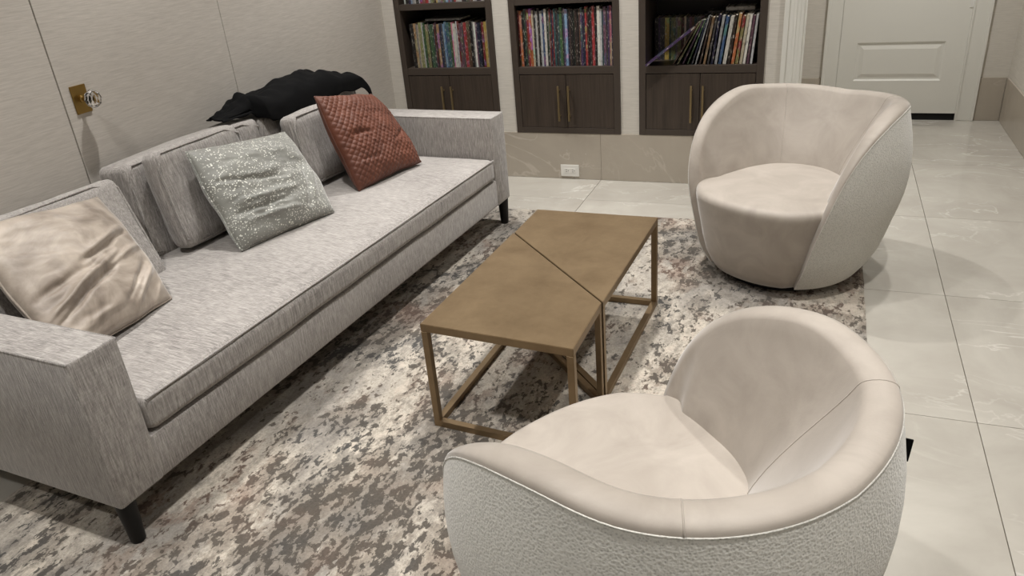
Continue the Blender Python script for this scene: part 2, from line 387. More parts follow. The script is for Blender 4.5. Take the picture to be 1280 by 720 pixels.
# ------------------------------------------------------------------ downlights
def downlight(x, y, label, k=1.0):
    d = tag(empty('ceiling_downlight', (x, y, CEIL)), label, 'downlight', 'recessed ceiling downlights')
    lathe('trim_ring', [(0.036, -0.001), (0.038, -0.005), (0.052, -0.004), (0.055, 0.0)], 'trim_white', d, 24)
    lathe('lens', [(0.001, -0.0015), (0.035, -0.0015), (0.035, 0.0)], 'lamp_lens', d, 20)
    ld = bpy.data.lights.new('downlight_beam', 'SPOT'); ld.energy = LAMP_W*k; ld.color = LAMP_COL; ld.spot_size = math.radians(92); ld.spot_blend = 0.9; ld.shadow_soft_size = 0.03
    lo = bpy.data.objects.new('downlight_beam', ld); COL.objects.link(lo); lo.parent = d; lo.location = (0, 0, -0.02)
for x, col in ((-2.02, 'panelled wall'), (-0.88, 'coffee table line'), (0.42, 'armchair line')):
    for y, row in ((3.65, 'near the bookcases'), (2.35, 'across the middle of the room'), (1.05, 'over the near end of the sofa'), (-0.25, 'behind the seating'), (-1.6, 'at the rear of the room')):
        downlight(x, y, 'small recessed ceiling downlight %s, along the %s' % (row, col), {(0.42, 3.65): 0.75, (0.42, 1.05): 1.2}.get((x, y), {3.65: 1.3, -0.25: 0.55, -1.6: 0.3}.get(y, 1.0)))
downlight(0.45, 5.1, 'small round recessed ceiling downlight in the hall', 1.15)

# ------------------------------------------------------------------ bookcases
SHELF_T = 0.682
BF = YB-0.010           # front plane of bookcase frames
def bookcase(i, label, ups, split, hx):
    x0, x1 = BC[i]; s = 0.038
    root = tag(empty('built_in_bookcase', ((x0+x1)/2, YB, 0.287)), label, 'bookcase', 'built-in bookcases')
    def part(name, q, mat, parent=None, bevel=0.0012):
        o = boxes(name, [q], mat, None, bevel); o.data.transform(Matrix.Translation(-root.location)); o.parent = parent or root; return o
    yb = YB+0.32
    part('side_panel', (x0, x0+s, BF, yb, 0.287, TOP), 'wood_frame'); part('side_panel', (x1-s, x1, BF, yb, 0.287, TOP), 'wood_frame')
    part('bottom_rail', (x0+s, x1-s, BF, yb, 0.287, 0.321), 'wood_frame'); part('top_rail', (x0+s, x1-s, BF, yb, TOP-0.04, TOP), 'wood_frame')
    part('back_panel', (x0+s, x1-s, yb-0.012, yb, 0.321, TOP-0.04), 'wood_inside')
    part('shelf', (x0+s, x1-s, BF+0.001, yb-0.012, 0.640, SHELF_T), 'wood_frame')
    for z in ups: part('shelf', (x0+s, x1-s, BF+0.001, yb-0.012, z, z+0.034), 'wood_frame')
    for k, (a, b) in enumerate(((x0+s+0.002, split-0.0015), (split+0.0015, x1-s-0.002))):
        d = part('door', (a, b, BF+0.003, BF+0.023, 0.3225, 0.6365), 'dark_wood')
        xh = hx[k]
        bm = bmesh.new()
        box_into(bm, xh-0.0055, xh+0.0055, BF-0.030, BF-0.019, 0.368, 0.575, 0.001)
        for zz in (0.395, 0.548): box_into(bm, xh-0.004, xh+0.004, BF-0.020, BF+0.004, zz-0.004, zz+0.004)
        me = bpy.data.meshes.new('handle'); bm.to_mesh(me); bm.free(); me.transform(Matrix.Translation(-root.location)); link('handle', me, 'brass', d)
    return root
bookcase(0, 'dark wood built-in bookcase behind the far sofa arm, with one flat book on its row', (1.028, 1.40, 1.80), -2.163, (-2.210, -2.147))
bookcase(1, 'dark wood built-in bookcase packed tight with upright books, above the wall socket', (1.030, 1.40, 1.80), -1.405, (-1.448, -1.386))
bookcase(2, 'dark wood built-in bookcase with leaning books behind the swivel armchair', (1.09, 1.45, 1.83), -0.629, (-0.673, -0.609))

# ------------------------------------------------------------------ books
PAL = {'black': (26, 24, 26), 'dark brown': (62, 44, 36), 'white': (205, 200, 190), 'cream': (190, 176, 146), 'olive green': (124, 128, 72), 'green': (62, 104, 60),
       'dark green': (36, 62, 46), 'grey': (126, 126, 124), 'silver grey': (168, 170, 172), 'dark red': (104, 26, 28), 'red': (164, 42, 44), 'orange': (186, 96, 48), 'tan': (176, 134, 88),
       'brown': (104, 70, 50), 'navy': (30, 36, 72), 'blue': (62, 98, 152), 'light blue': (116, 152, 190), 'teal': (54, 104, 108), 'pink': (190, 96, 122), 'mauve': (120, 74, 96), 'purple': (78, 52, 104), 'yellow': (196, 164, 66), 'dark grey': (66, 64, 66)}
BM = {}
def book_mesh(wd, dp, ht):
    key = (round(wd, 4), round(dp, 3), round(ht, 3))
    if key in BM: return BM[key]
    # spine at y=0, pages go to +y; base at z=0; covers slightly proud of the page block
    t = min(0.0016, wd*0.15); vs = []; fs = []; mi = []
    def bx(x0, x1, y0, y1, z0, z1, mt):
        n = len(vs)
        for x in (x0, x1):
            for y in (y0, y1):
                for z in (z0, z1): vs.append((x, y, z))
        for f in ((0, 1, 3, 2), (4, 6, 7, 5), (0, 4, 5, 1), (2, 3, 7, 6), (0, 2, 6, 4), (1, 5, 7, 3)):
            fs.append(tuple(n+k for k in f)); mi.append(mt)
    h = wd/2
    bx(-h, -h+t, 0, dp, 0, ht, 0); bx(h-t, h, 0, dp, 0, ht, 0); bx(-h+t, h-t, 0, t, 0, ht, 0); bx(-h+t, h-t, t, dp-0.003, 0.002, ht-0.003, 1)
    me = bpy.data.meshes.new('book'); me.from_pydata(vs, [], fs); me.polygons.foreach_set('material_index', mi); me.update()
    me.materials.append(M['book_cover']); me.materials.append(M['paper']); BM[key] = me
    return me
def book(loc, wd, dp, ht, colour, label, group, rot=(0, 0, 0)):
    o = bpy.data.objects.new('book', book_mesh(wd, dp, ht)); COL.objects.link(o)
    o.location = loc; o.rotation_euler = rot
    j = random.uniform(0.7, 1.05); gm = sum(PAL[colour])/3; cc = srgb(*[min(255, (k*0.8+gm*0.2)*j) for k in PAL[colour]]); o.color = cc
    tag(o, label, 'book', group); return o
WD = (0.008, 0.0105, 0.013, 0.0155, 0.019)
def row(x0, x1, colours, z, y, hts, place, group, dp=0.17, dy=0.006):
    ws = [random.choice(WD) for _ in colours]; k = (x1-x0)/sum(ws)
    x = x0
    for n_, (cname, w_) in enumerate(zip(colours, ws)):
        w2 = w_*k; me_w = round(w2-0.0004, 4)
        ht = random.choice(hts)
        book((x+w2/2, y+random.uniform(0, dy), z+0.0005), me_w, dp, ht, cname, ('%s book between %s and %s books %s' % (cname, colours[n_-1], colours[n_+1], place)) if 0 < n_ < len(colours)-1 else ('%s book ending the row, beside a %s book, %s' % (cname, colours[1] if n_ == 0 else colours[-2], place)), group)
        x += w2
b1 = 'black purple,black,tan,grey,cream,olive green,silver grey,green,olive green,black,green,dark green,dark red,dark brown,tan,navy,dark grey,light blue,blue,teal,green,pink,white,silver grey,dark red,mauve,dark grey,red,brown,black,grey,white,mauve,navy,black,red,yellow,cream'.replace('black purple', 'black').split(',')
row(-2.408, -1.882, b1, SHELF_T, YB+0.012, (0.262, 0.266, 0.270, 0.258), 'on the sofa bookcase lower shelf', 'lower row of books by the sofa')
b2 = 'dark red,orange,black,dark green,brown,red,orange,cream,dark grey,silver grey,white,black,silver grey,blue,white,dark green,grey,dark red,navy,red,teal,dark grey,teal,green,black,purple,light blue,navy,dark brown,black,dark green,dark brown,black,brown,purple,navy,red,dark red,black,dark brown,red,black,white,silver grey,teal,mauve,dark grey,purple,pink,navy'.split(',')
row(-1.690, -1.120, b2, SHELF_T, YB+0.012, (0.315, 0.320, 0.325, 0.310), 'in the packed middle bookcase', 'books in the middle bookcase')
b0 = [random.choice(list(PAL)) for _ in range(36)]
b0[:12] = ['white', 'black', 'navy', 'light blue', 'silver grey', 'white', 'black', 'silver grey', 'red', 'orange', 'red', 'silver grey']
row(-2.42, -1.885, b0, 1.0625, YB+0.012, (0.262, 0.27, 0.255), 'on the sofa bookcase upper shelf', 'upper row of books by the sofa')
# flat book on top of the row
tag(book((-2.30, YB+0.03, SHELF_T+0.2825), 0.012, 0.15, 0.24, 'grey', 'thin grey book lying flat on the lower row beside the sofa', 'books lying flat', (0, PI/2, 0)), None, 'book')
# third bookcase: a back row, leaning front books, flat ones on top
b3 = 'black,purple,dark grey,yellow,dark green,olive green,grey,olive green,dark red,cream,dark grey,mauve,brown,teal,grey,mauve,green,black,silver grey,silver grey,black,navy,dark brown,black,dark grey,navy,black,dark brown,dark grey,black,navy,dark red,black'.split(',')
row(-0.915, -0.345, b3, SHELF_T, YB+0.165, (0.226, 0.230, 0.233), 'behind the leaning books', 'back row in the bookcase with leaning books', 0.13, 0.004)
lean = [(-0.781, 31, 'brown', 0.007), (-0.757, 28.5, 'olive green', 0.007), (-0.728, 24.5, 'navy', 0.008), (-0.702, 20.8, 'green', 0.007), (-0.678, 17.4, 'navy', 0.007), (-0.659, 14.8, 'silver grey', 0.007), (-0.636, 12.2, 'dark brown', 0.009), (-0.612, 10, 'tan', 0.012),
        (-0.592, 9, 'dark grey', 0.010), (-0.572, 8, 'navy', 0.012), (-0.551, 8, 'silver grey', 0.013), (-0.530, 8, 'blue', 0.014), (-0.505, 8, 'white', 0.018), (-0.483, 7, 'dark brown', 0.014), (-0.462, 7, 'orange', 0.015), (-0.441, 7, 'red', 0.015), (-0.420, 6.5, 'cream', 0.014), (-0.402, 6, 'white', 0.013), (-0.384, 5.5, 'mauve', 0.012), (-0.366, 5, 'silver grey', 0.011)]
for n_, (x, a, cname, wd) in enumerate(lean):
    hw = wd/2*math.cos(math.radians(a)); lift = wd/2*math.sin(math.radians(a))
    book((x, YB+0.006+random.uniform(0, 0.005), SHELF_T+lift+0.0005), wd, 0.15, random.choice((0.248, 0.254, 0.26)), cname, ('%s book leaning between %s and %s books behind the armchair' % (cname, lean[n_-1][2], lean[n_+1][2])) if 0 < n_ < len(lean)-1 else ('%s book leaning at the end of the front row behind the armchair' % cname), 'leaning books', (0, math.radians(a), 0))
book((-0.922, YB-0.055, SHELF_T+0.008), 0.012, 0.16, 0.305, 'purple', 'thin purple book slumped far over in front of the leaning books', 'leaning books', (math.radians(0), math.radians(53), 0))
for k, (x, z, cname, ln, wd) in enumerate(((-0.645, 0.2345, 'black', 0.29, 0.012), (-0.62, 0.247, 'dark grey', 0.27, 0.010), (-0.525, 0.2575, 'white', 0.15, 0.018))):
    fb = book((x, YB+0.17, SHELF_T+z+wd/2), wd, 0.12, ln, cname, '%s book lying flat on top of the books behind the armchair' % cname, 'books lying flat', (0, PI/2, 0))
    if cname == 'white': fb.color = srgb(240, 238, 232)

# ------------------------------------------------------------------ wall outlet
def outlet():
    x, z = -1.404, 0.054; y = YB-0.008
    r = tag(empty('wall_outlet', (x, y, z)), 'white double wall socket set sideways in the marble skirting', 'outlet')
    pl = boxes('cover_plate', [(-0.059, 0.059, -0.006, 0, -0.037, 0.037)], 'outlet_white', r, bevel=0.0025)
    for sx in (-0.02, 0.02):
        rc = boxes('receptacle', [(sx-0.0165, sx+0.0165, -0.0075, -0.005, -0.0155, 0.0155)], 'outlet_white', r, bevel=0.001)
        boxes('slot', [(sx-0.006, sx+0.003, -0.0082, -0.007, 0.005, 0.0075), (sx-0.006, sx+0.003, -0.0082, -0.007, -0.0075, -0.005), (sx+0.008, sx+0.012, -0.0082, -0.007, -0.002, 0.002)], 'slot_dark', rc)
outlet()

# ------------------------------------------------------------------ rug
RZ = 0.012
def make_rug():
    x0, x1, y0, y1 = -2.235, 0.238, 0.72, 3.775
    bm = bmesh.new(); nx, ny = 120, 150
    def wob(i, j):
        x = x0+(x1-x0)*i/nx; y = y0+(y1-y0)*j/ny
        if i in (0, nx): x += 0.004*noise.noise(Vector((y*9, i, 0)))
        if j in (0, ny): y += 0.004*noise.noise(Vector((x*9, 5+j, 0)))
        z = RZ - (0.006 if i in (0, nx) or j in (0, ny) else 0)
        return (x, y, z)
    vs = [wob(i, j) for j in range(ny+1) for i in range(nx+1)]; n = len(vs); fs = []
    for j in range(ny):
        for i in range(nx): a = j*(nx+1)+i; fs.append((a, a+1, a+nx+2, a+nx+1))
    bord = [i for i in range(nx+1)] + [(j+1)*(nx+1)-1 for j in range(1, ny+1)] + [ny*(nx+1)+i for i in range(nx-1, -1, -1)] + [j*(nx+1) for j in range(ny-1, 0, -1)]
    for b in bord: vs.append((vs[b][0], vs[b][1], 0.0005))
    for k in range(len(bord)): k2 = (k+1) % len(bord); fs.append((bord[k], n+k, n+k2, bord[k2]))
    o = pyd('area_rug', vs, fs, 'rug_pile'); tag(o, 'distressed abstract area rug in cream, grey and brown under the seating', 'rug')
make_rug()

# ------------------------------------------------------------------ sofa (local x = length u, local y = depth towards the wall)
SOFA = Vector((-1.642, 1.055, 0)); SANG = math.atan2(0.998, 0.057)
SL, SD, AW, AH, SB = 2.53, 0.925, 0.150, 0.609, 0.150
sofa = tag(empty('sofa', (SOFA.x, SOFA.y, RZ), SANG), 'long grey chenille three-cushion sofa with black legs along the panelled wall', 'sofa')
ZO = -RZ        # local z offset, because the root stands on the rug
def sofa_box(name, q, mat, bevel=0.012):
    o = boxes(name, [(q[0], q[1], q[2], q[3], q[4]+ZO, q[5]+ZO)], mat, sofa, bevel=bevel); shade_auto(o); return o
sofa_box('base_frame', (AW-0.01, SL-AW+0.01, 0.0, SD-0.01, SB, 0.292), 'chenille_upright')
ar1 = sofa_box('arm', (0, AW, -0.001, SD, SB, AH), 'chenille_upright', 0.010)
ar2 = sofa_box('arm', (SL-AW, SL, -0.001, SD, SB, AH), 'chenille_upright', 0.010)
for a_, x0, x1 in ((ar1, 0, AW), (ar2, SL-AW, SL)):
    z = AH+ZO-0.004
    e = 0.004
    tube('piping', [(x0+e, SD-e, z), (x0+e, e-0.001, z), (x1-e, e-0.001, z), (x1-e, SD-e, z)], 0.0035, 'chenille_upright', a_)
sofa_box('back_frame', (AW-0.01, SL-AW+0.01, SD-0.06, SD, SB, 0.68), 'chenille_upright', 0.015)
# seat cushion, gently crowned
def seat_cushion():
    hx = (SL-2*AW)/2-0.004; hy = 0.44; hz = 0.056
    me = rbox_mesh(hx, hy, hz, 0.030, 26, (0, 0.006, 0.030), 0.0035, 5.0, 3.0)
    me.transform(Matrix.Translation((SL/2, hy-0.006, 0.294+hz+ZO)))
    o = link('seat_cushion', me, 'chenille_depth', sofa, True)
    for zz, dz in ((0.294+2*hz-0.005, 1),):
        pts = []
        N = 40
        for k in range(N+1):
            t = k/N*2-1; pts.append((SL/2+t*(hx-0.012), -0.006+0.0035, zz+ZO))
        tube('piping', pts, 0.0038, 'chenille_depth', o)
seat_cushion()
def boxed_cushion(name, parent, mat, hx, hy, hz, M4, bulge=(0.01, 0.03, 0.012), seed=1.0, wr=0.006, r=0.03):
    me = rbox_mesh(hx, hy, hz, r, 14, bulge, wr, 5.0, seed); me.transform(M4)
    o = link(name, me, mat, parent, True)
    for s in (-1, 1):
        pts = []
        ex, ez, ey = hx-0.010, hz-0.010, s*(hy-0.004)
        R = 0.03; n = 10
        def add(x0, z0, x1, z1):
            for k in range(n): t = k/n; pts.append((x0+(x1-x0)*t, ey, z0+(z1-z0)*t))
        add(-ex+R, ez, ex-R, ez); add(ex, ez-R, ex, -ez+R); add(ex-R, -ez, -ex+R, -ez); add(-ex, -ez+R, -ex, ez-R)
        pts2 = [M4 @ Vector(p) for p in pts]
        tube('piping', pts2, 0.0042, mat, o, closed=True)
    return o
def lean_mat(u0, u1, vf, lean, hy, hz, z0=0.395, yaw=0.0):
    """cushion between u0..u1 whose lower front edge lies at depth vf, leaning back"""
    return Matrix.Translation(((u0+u1)/2, vf, z0+ZO)) @ Matrix.Rotation(yaw, 4, 'Z') @ Matrix.Rotation(-lean, 4, 'X') @ Matrix.Translation((0, hy, hz))
cw = (SL-2*AW)/3
for k, (vf, ln, hz, du) in enumerate(((0.590, math.radians(21), 0.200, -0.065), (0.735, math.radians(6), 0.192, 0.0), (0.735, math.radians(6), 0.190, 0.0))):
    boxed_cushion('back_cushion', sofa, 'chenille_upright', (cw+du)/2-0.003, 0.080, hz, lean_mat(AW+cw*k, AW+cw*(k+1)+du, vf, ln, 0.08, hz, 0.405), (0.006, 0.014, 0.010), seed=2.0+k*3)
def sofa_leg(x, y):
    lathe('leg', [(0.019, 0.0), (0.0205, 0.004), (0.028, SB+ZO-0.002), (0.028, SB+ZO+0.01)], 'black_leg', sofa, 16, loc=(x, y, 0))
for x in (0.032, SL-0.032):
    for y in (0.030, SD-0.04): sofa_leg(x, y)
SM = Matrix.Translation((SOFA.x, SOFA.y, 0)) @ Matrix.Rotation(SANG, 4, 'Z')      # sofa space (u, v, height above floor) to the room

# loose cushions in the sofa's own fabric
def loose(label, hx, hy, hz, L, seed):
    r = empty('scatter_cushion'); r.matrix_world = SM @ L @ Matrix.Translation((0, 0, -hz))
    o = boxed_cushion('cover', r, 'chenille_upright', hx, hy, hz, Matrix.Translation((0, 0, hz)), (0.006, 0.012, 0.006), seed, 0.005, 0.032)
    tag(r, label, 'cushion', 'loose cushions in the sofa fabric')
ZO_save = ZO; ZO = 0.0
loose('grey chenille cushion half hidden behind the flecked green-grey pillow', 0.225, 0.043, 0.190, lean_mat(0.945, 1.395, 0.606, math.radians(9), 0.043, 0.190, 0.450), 11.0)
loose('grey chenille cushion half hidden behind the rust pillow', 0.215, 0.043, 0.165, lean_mat(1.685, 2.115, 0.590, math.radians(9), 0.043, 0.165, 0.450), 17.0)
ZO = ZO_save

# ------------------------------------------------------------------ throw pillows
def pillow(name, label, mat, pmat, BL, BR, TL, TR, thick, folds=(), seed=0.0, quilt=False, n=56, group=None, wr=0.006, concave=0.05):
    BL, BR, TL, TR = [SM @ Vector(p) for p in (BL, BR, TL, TR)]
    c = (BL+BR+TL+TR)/4
    ex = ((BR-BL)+(TR-TL)).normalized(); ey = ((TL-BL)+(TR-BR)); nrm = ex.cross(ey).normalized(); ey = nrm.cross(ex)
    base = (BL+BR)/2
    def pt(a, b, s):
        # a,b in [-1,1]; edges sag inwards between the corners
        k = concave
        wa = 0.035*noise.noise(Vector((b*1.7, seed, 2.0)))*(1-b**4); wb = 0.030*noise.noise(Vector((a*1.9, seed, 5.0)))*(1-a**4)
        a2 = a*(1+k*1.6*(1-b*b))+wa; b2 = b*(1-k*1.6*(1-a*a))+wb
        p = (BL*(1-a2)*(1-b2)+BR*(1+a2)*(1-b2)+TL*(1-a2)*(1+b2)+TR*(1+a2)*(1+b2))/4
        e = (max(0.0, (1-a*a))*max(0.0, (1-b*b)))
        h = thick*1.12*(e**0.40)
        m = min(1.0, e*3.0)
        wv = noise.fractal(Vector((a*1.6+b*0.8+seed, b*2.6, seed+s)), 0.9, 2.1, 3)*wr*m
        if s > 0:
            for (a0, b0, a1, b1, amp, wd) in folds:
                d = Vector((a1-a0, b1-b0)); L2 = d.length_squared; q = Vector((a-a0, b-b0)); tt = max(0, min(1, q.dot(d)/L2))
                dist = (q-d*tt).length + 0.03*noise.noise(Vector((a*5+seed, b*5, 1)))
                h += amp*math.exp(-(dist/wd)**2)*math.sin(PI*min(1, max(0, tt*0.9+0.05)))**0.5*min(1, e*4)
            if quilt:
                f = 46.0
                qx = abs(math.sin((a+b)*f*0.5)); qy = abs(math.sin((a-b)*f*0.5))
                h += 0.0050*((qx*qy)**0.5)*min(1.0, e*25)
        return p + nrm*(s*(h+wv)), p
    vs, fs = [], []; idx = {}
    for s in (1, -1):
        for j in range(n+1):
            for i in range(n+1):
                edge = i in (0, n) or j in (0, n)
                if s < 0 and edge: idx[(s, i, j)] = idx[(1, i, j)]; continue
                a = math.sin((i/n*2-1)*PI/2*0.999)*0.5 + (i/n*2-1)*0.5; b = math.sin((j/n*2-1)*PI/2*0.999)*0.5+(j/n*2-1)*0.5
                if i in (0, n): a = round(a)
                if j in (0, n): b = round(b)
                p, _ = pt(a, b, s); idx[(s, i, j)] = len(vs); vs.append(p-base)
    for s in (1, -1):
        for j in range(n):
            for i in range(n): fs.append((idx[(s, i, j)], idx[(s, i+1, j)], idx[(s, i+1, j+1)], idx[(s, i, j+1)]))
    o = pyd(name, vs, fs, mat, None, True); o.location = base
    loop = [(i, 0) for i in range(n)] + [(n, j) for j in range(n)] + [(i, n) for i in range(n, 0, -1)] + [(0, j) for j in range(n, 0, -1)]
    tube('piping', [vs[idx[(1, i, j)]] for i, j in loop], 0.0042, pmat, o, closed=True)
    tag(o, label, 'pillow', group); return o
pillow('throw_pillow', 'rust brown quilted velvet pillow leaning on the sofa', 'rust_velvet', 'rust_piping', (1.735, 0.372, 0.431), (2.195, 0.317, 0.431), (1.775, 0.555, 0.845), (2.262, 0.598, 0.745), 0.066,
       [(-0.7, 0.05, -0.2, 0.0, -0.012, 0.045), (0.35, -0.35, 0.8, -0.15, -0.012, 0.05), (-0.8, -0.5, -0.3, -0.55, -0.008, 0.05)], 4.0, quilt=True, n=200, concave=0.02, wr=0.008)
pillow('throw_pillow', 'grey-green velvet pillow with scattered pale flecks on the sofa', 'fleck_velvet', 'fleck_velvet', (1.010, 0.410, 0.440), (1.460, 0.310, 0.440), (1.065, 0.622, 0.798), (1.565, 0.580, 0.740), 0.072,
       [(-0.85, 0.25, 0.2, -0.05, -0.013, 0.05), (-0.8, -0.25, 0.25, -0.32, 0.013, 0.06), (-0.85, -0.42, 0.1, -0.5, -0.015, 0.045), (-0.7, -0.62, 0.2, -0.72, 0.012, 0.05), (0.5, -0.75, 0.72, 0.1, -0.016, 0.05), (0.62, -0.6, 0.9, 0.3, 0.010, 0.06), (-0.2, 0.1, 0.4, 0.25, 0.007, 0.07)], 9.0, n=110, concave=0.02, wr=0.010)
pillow('throw_pillow', 'creased champagne velvet pillow by the near sofa arm', 'champagne_velvet', 'champagne_velvet', (0.195, 0.322, 0.431), (0.628, 0.377, 0.431), (0.235, 0.660, 0.806), (0.700, 0.683, 0.742), 0.07,
       [(-0.95, -0.48, 0.45, -0.05, 0.017, 0.045), (-0.9, -0.60, 0.4, -0.20, -0.015, 0.04), (-0.1, -0.02, 0.85, 0.22, -0.016, 0.04), (0.0, 0.06, 0.8, 0.32, 0.010, 0.05), (0.25, -0.22, 0.9, -0.05, 0.014, 0.045), (-0.9, -0.2, 0.0, -0.12, -0.011, 0.05),
        (0.35, -0.85, 0.9, -0.45, 0.012, 0.045), (0.2, -0.75, 0.8, -0.35, -0.010, 0.04), (-0.95, -0.8, 0.1, -0.75, 0.008, 0.06), (0.7, -0.95, 0.95, -0.7, 0.010, 0.04)], 15.0, n=130, wr=0.009, concave=0.02)

# ------------------------------------------------------------------ black throw over the back cushions
def throw():
    nu, nv = 110, 46
    vs, fs = [], []
    u0, u1 = 1.45, 2.455
    peak = [(0.0, 0.006), (0.08, 0.020), (0.15, 0.050), (0.20, 0.086), (0.27, 0.060), (0.36, 0.066), (0.46, 0.090), (0.60, 0.098), (0.70, 0.084), (0.80, 0.050), (0.90, 0.026), (1.0, 0.020)]
    def ip(t):
        for (a, x), (b, y) in zip(peak, peak[1:]):
            if a <= t <= b: k = (t-a)/(b-a); k = k*k*(3-2*k); return x+(y-x)*k
        return peak[-1][1]
    for i in range(nu+1):
        s = i/nu; uu = u0+(u1-u0)*s; vc = 0.855-0.012*s
        wd = 0.035+0.085*min(1, s*5)*(1 if s < 0.9 else 1-(s-0.9)*4)
        hang = max(0.0, min(1.0, (s-0.17)/0.06)); e_ = max(0.0, (s-0.90)/0.10)
        for j in range(nv+1):
            t = j/nv*2-1                      # t=+1 in front
            zb = 0.808 - 0.075*e_*e_
            if t <= 0.55:
                q = t/0.55 if t > 0 else t
                arch = max(0.0, 1-q*q)**0.55
                front = vc-0.740 if hang > 0.5 else 0.05
                v = vc - (q*front if t > 0 else q*wd)
                z = zb + ip(s)*0.80*arch
                fold = noise.noise(Vector((uu*9+t*3.0, t*1.0, 3.3)))*0.022 + noise.noise(Vector((uu*19-t*4, t*2.2, 8.1)))*0.008
                z += max(fold, -0.5*ip(s))*arch**0.6; v += fold*0.35*arch
            else:                             # falls down the front of the cushions
                q = (t-0.55)/0.45
                front = vc-0.740 if hang > 0.5 else 0.05
                v = vc - front - 0.006*math.sin(q*PI*0.5) - 0.004*noise.noise(Vector((uu*16, q, 4)))
                z = zb - q*(0.004+0.062*hang*(0.8+0.4*noise.noise(Vector((uu*7, 2, 2)))))
            vs.append((uu, v, z))
    for i in range(nu):
        for j in range(nv): a = i*(nv+1)+j; fs.append((a, a+1, a+nv+2, a+nv+1))
    base = Vector(((u0+u1)/2, 0.80, 0.78)); vs = [SM.to_3x3() @ (Vector(v)-base) for v in vs]
    o = pyd('throw_blanket', vs, fs, 'black_cloth', None, True); o.location = SM @ base
    md = o.modifiers.new('thickness', 'SOLIDIFY'); md.thickness = 0.006; md.offset = 1
    tag(o, 'crumpled black cloth draped over the sofa back', 'blanket')
throw()

# ------------------------------------------------------------------ coffee tables (two nesting halves)
TZ = 0.395
A, B, Cc, D = Vector((-1.086, 1.790)), Vector((-0.582, 1.754)), Vector((-0.550, 2.790)), Vector((-1.055, 2.802))
GR, GL = Vector((-0.577, 2.048)), Vector((-1.062, 2.545))
gd = (GL-GR).normalized(); gn = Vector((-gd.y, gd.x)); gn = gn if gn.y > 0 else -gn
def half_table(label, quad):
    c = sum(quad, Vector((0, 0)))/4
    r = tag(empty('coffee_table', (c.x, c.y, RZ)), label, 'coffee table', 'two halves of the split coffee table')
    Q = [q-c for q in quad]; n = 4
    def poly(name, inset, z0, z1, mat, bevel=0.0015):
        P = offset(Q, inset); bm = bmesh.new()
        lo = [bm.verts.new((p.x, p.y, z0)) for p in P]; hi = [bm.verts.new((p.x, p.y, z1)) for p in P]
        bm.faces.new(hi); bm.faces.new(lo[::-1])
        for i in range(4): bm.faces.new((lo[i], lo[(i+1) % 4], hi[(i+1) % 4], hi[i]))
        bmesh.ops.recalc_face_normals(bm, faces=bm.faces); bmesh.ops.bevel(bm, geom=bm.edges[:], offset=bevel, segments=2, affect='EDGES')
        me = bpy.data.meshes.new(name); bm.to_mesh(me); bm.free(); o = link(name, me, mat, r); shade_auto(o); return o
    def offset(Q, d):
        out = []
        for i in range(4):
            p, a, b = Q[i], Q[i-1], Q[(i+1) % 4]
            e1 = (p-a).normalized(); e2 = (b-p).normalized(); n1 = Vector((-e1.y, e1.x)); n2 = Vector((-e2.y, e2.x))
            bis = (n1+n2); k = d/max(0.3, bis.normalized().dot(n1)); out.append(p+bis.normalized()*k)
        return out
    zt = TZ-RZ
    poly('table_top', 0.0, zt-0.027, zt, 'bronze')
    W = 0.022
    P = offset(Q, W/2+0.0005); I = offset(Q, W+0.0005)
    for i in range(4):
        # leg in the corner
        bm = bmesh.new()
        e1 = (Q[i]-Q[i-1]).normalized(); e2 = (Q[(i+1) % 4]-Q[i]).normalized()
        k = [Q[i], Q[i]+e2*W, None, Q[i]-e1*W]; k[2] = Q[i]+(e2-e1)*W if abs(e1.dot(e2)) < 0.3 else I[i]
        lo = [bm.verts.new((p.x, p.y, 0.0)) for p in k]; hi = [bm.verts.new((p.x, p.y, zt-0.027)) for p in k]
        bm.faces.new(hi); bm.faces.new(lo[::-1])
        for q in range(4): bm.faces.new((lo[q], lo[(q+1) % 4], hi[(q+1) % 4], hi[q]))
        bmesh.ops.recalc_face_normals(bm, faces=bm.faces); bmesh.ops.bevel(bm, geom=bm.edges[:], offset=0.001, segments=1, affect='EDGES')
        me = bpy.data.meshes.new('leg'); bm.to_mesh(me); bm.free(); link('leg', me, 'bronze', r)
        # floor bar to the next corner
        j = (i+1) % 4
        q4 = [Q[i]+e2*W*0.9, Q[j]-e2*W*0.9]
        nn = Vector((-e2.y, e2.x)); bm = bmesh.new()
        k = [q4[0]+nn*0.0004, q4[1]+nn*0.0004, q4[1]+nn*W, q4[0]+nn*W]
        lo = [bm.verts.new((p.x, p.y, 0.0004)) for p in k]; hi = [bm.verts.new((p.x, p.y, W)) for p in k]
        bm.faces.new(hi); bm.faces.new(lo[::-1])
        for q in range(4): bm.faces.new((lo[q], lo[(q+1) % 4], hi[(q+1) % 4], hi[q]))
        bmesh.ops.recalc_face_normals(bm, faces=bm.faces)
        me = bpy.data.meshes.new('floor_bar'); bm.to_mesh(me); bm.free(); link('floor_bar', me, 'bronze', r)
half_table('bronze metal half of the split coffee table, on the side of the flecked pillow', [A, B, GR-gn*0.0025, GL-gn*0.0025])
half_table('bronze metal half of the split coffee table, on the side of the bookcases', [GL+gn*0.0025, GR+gn*0.0025, Cc, D])

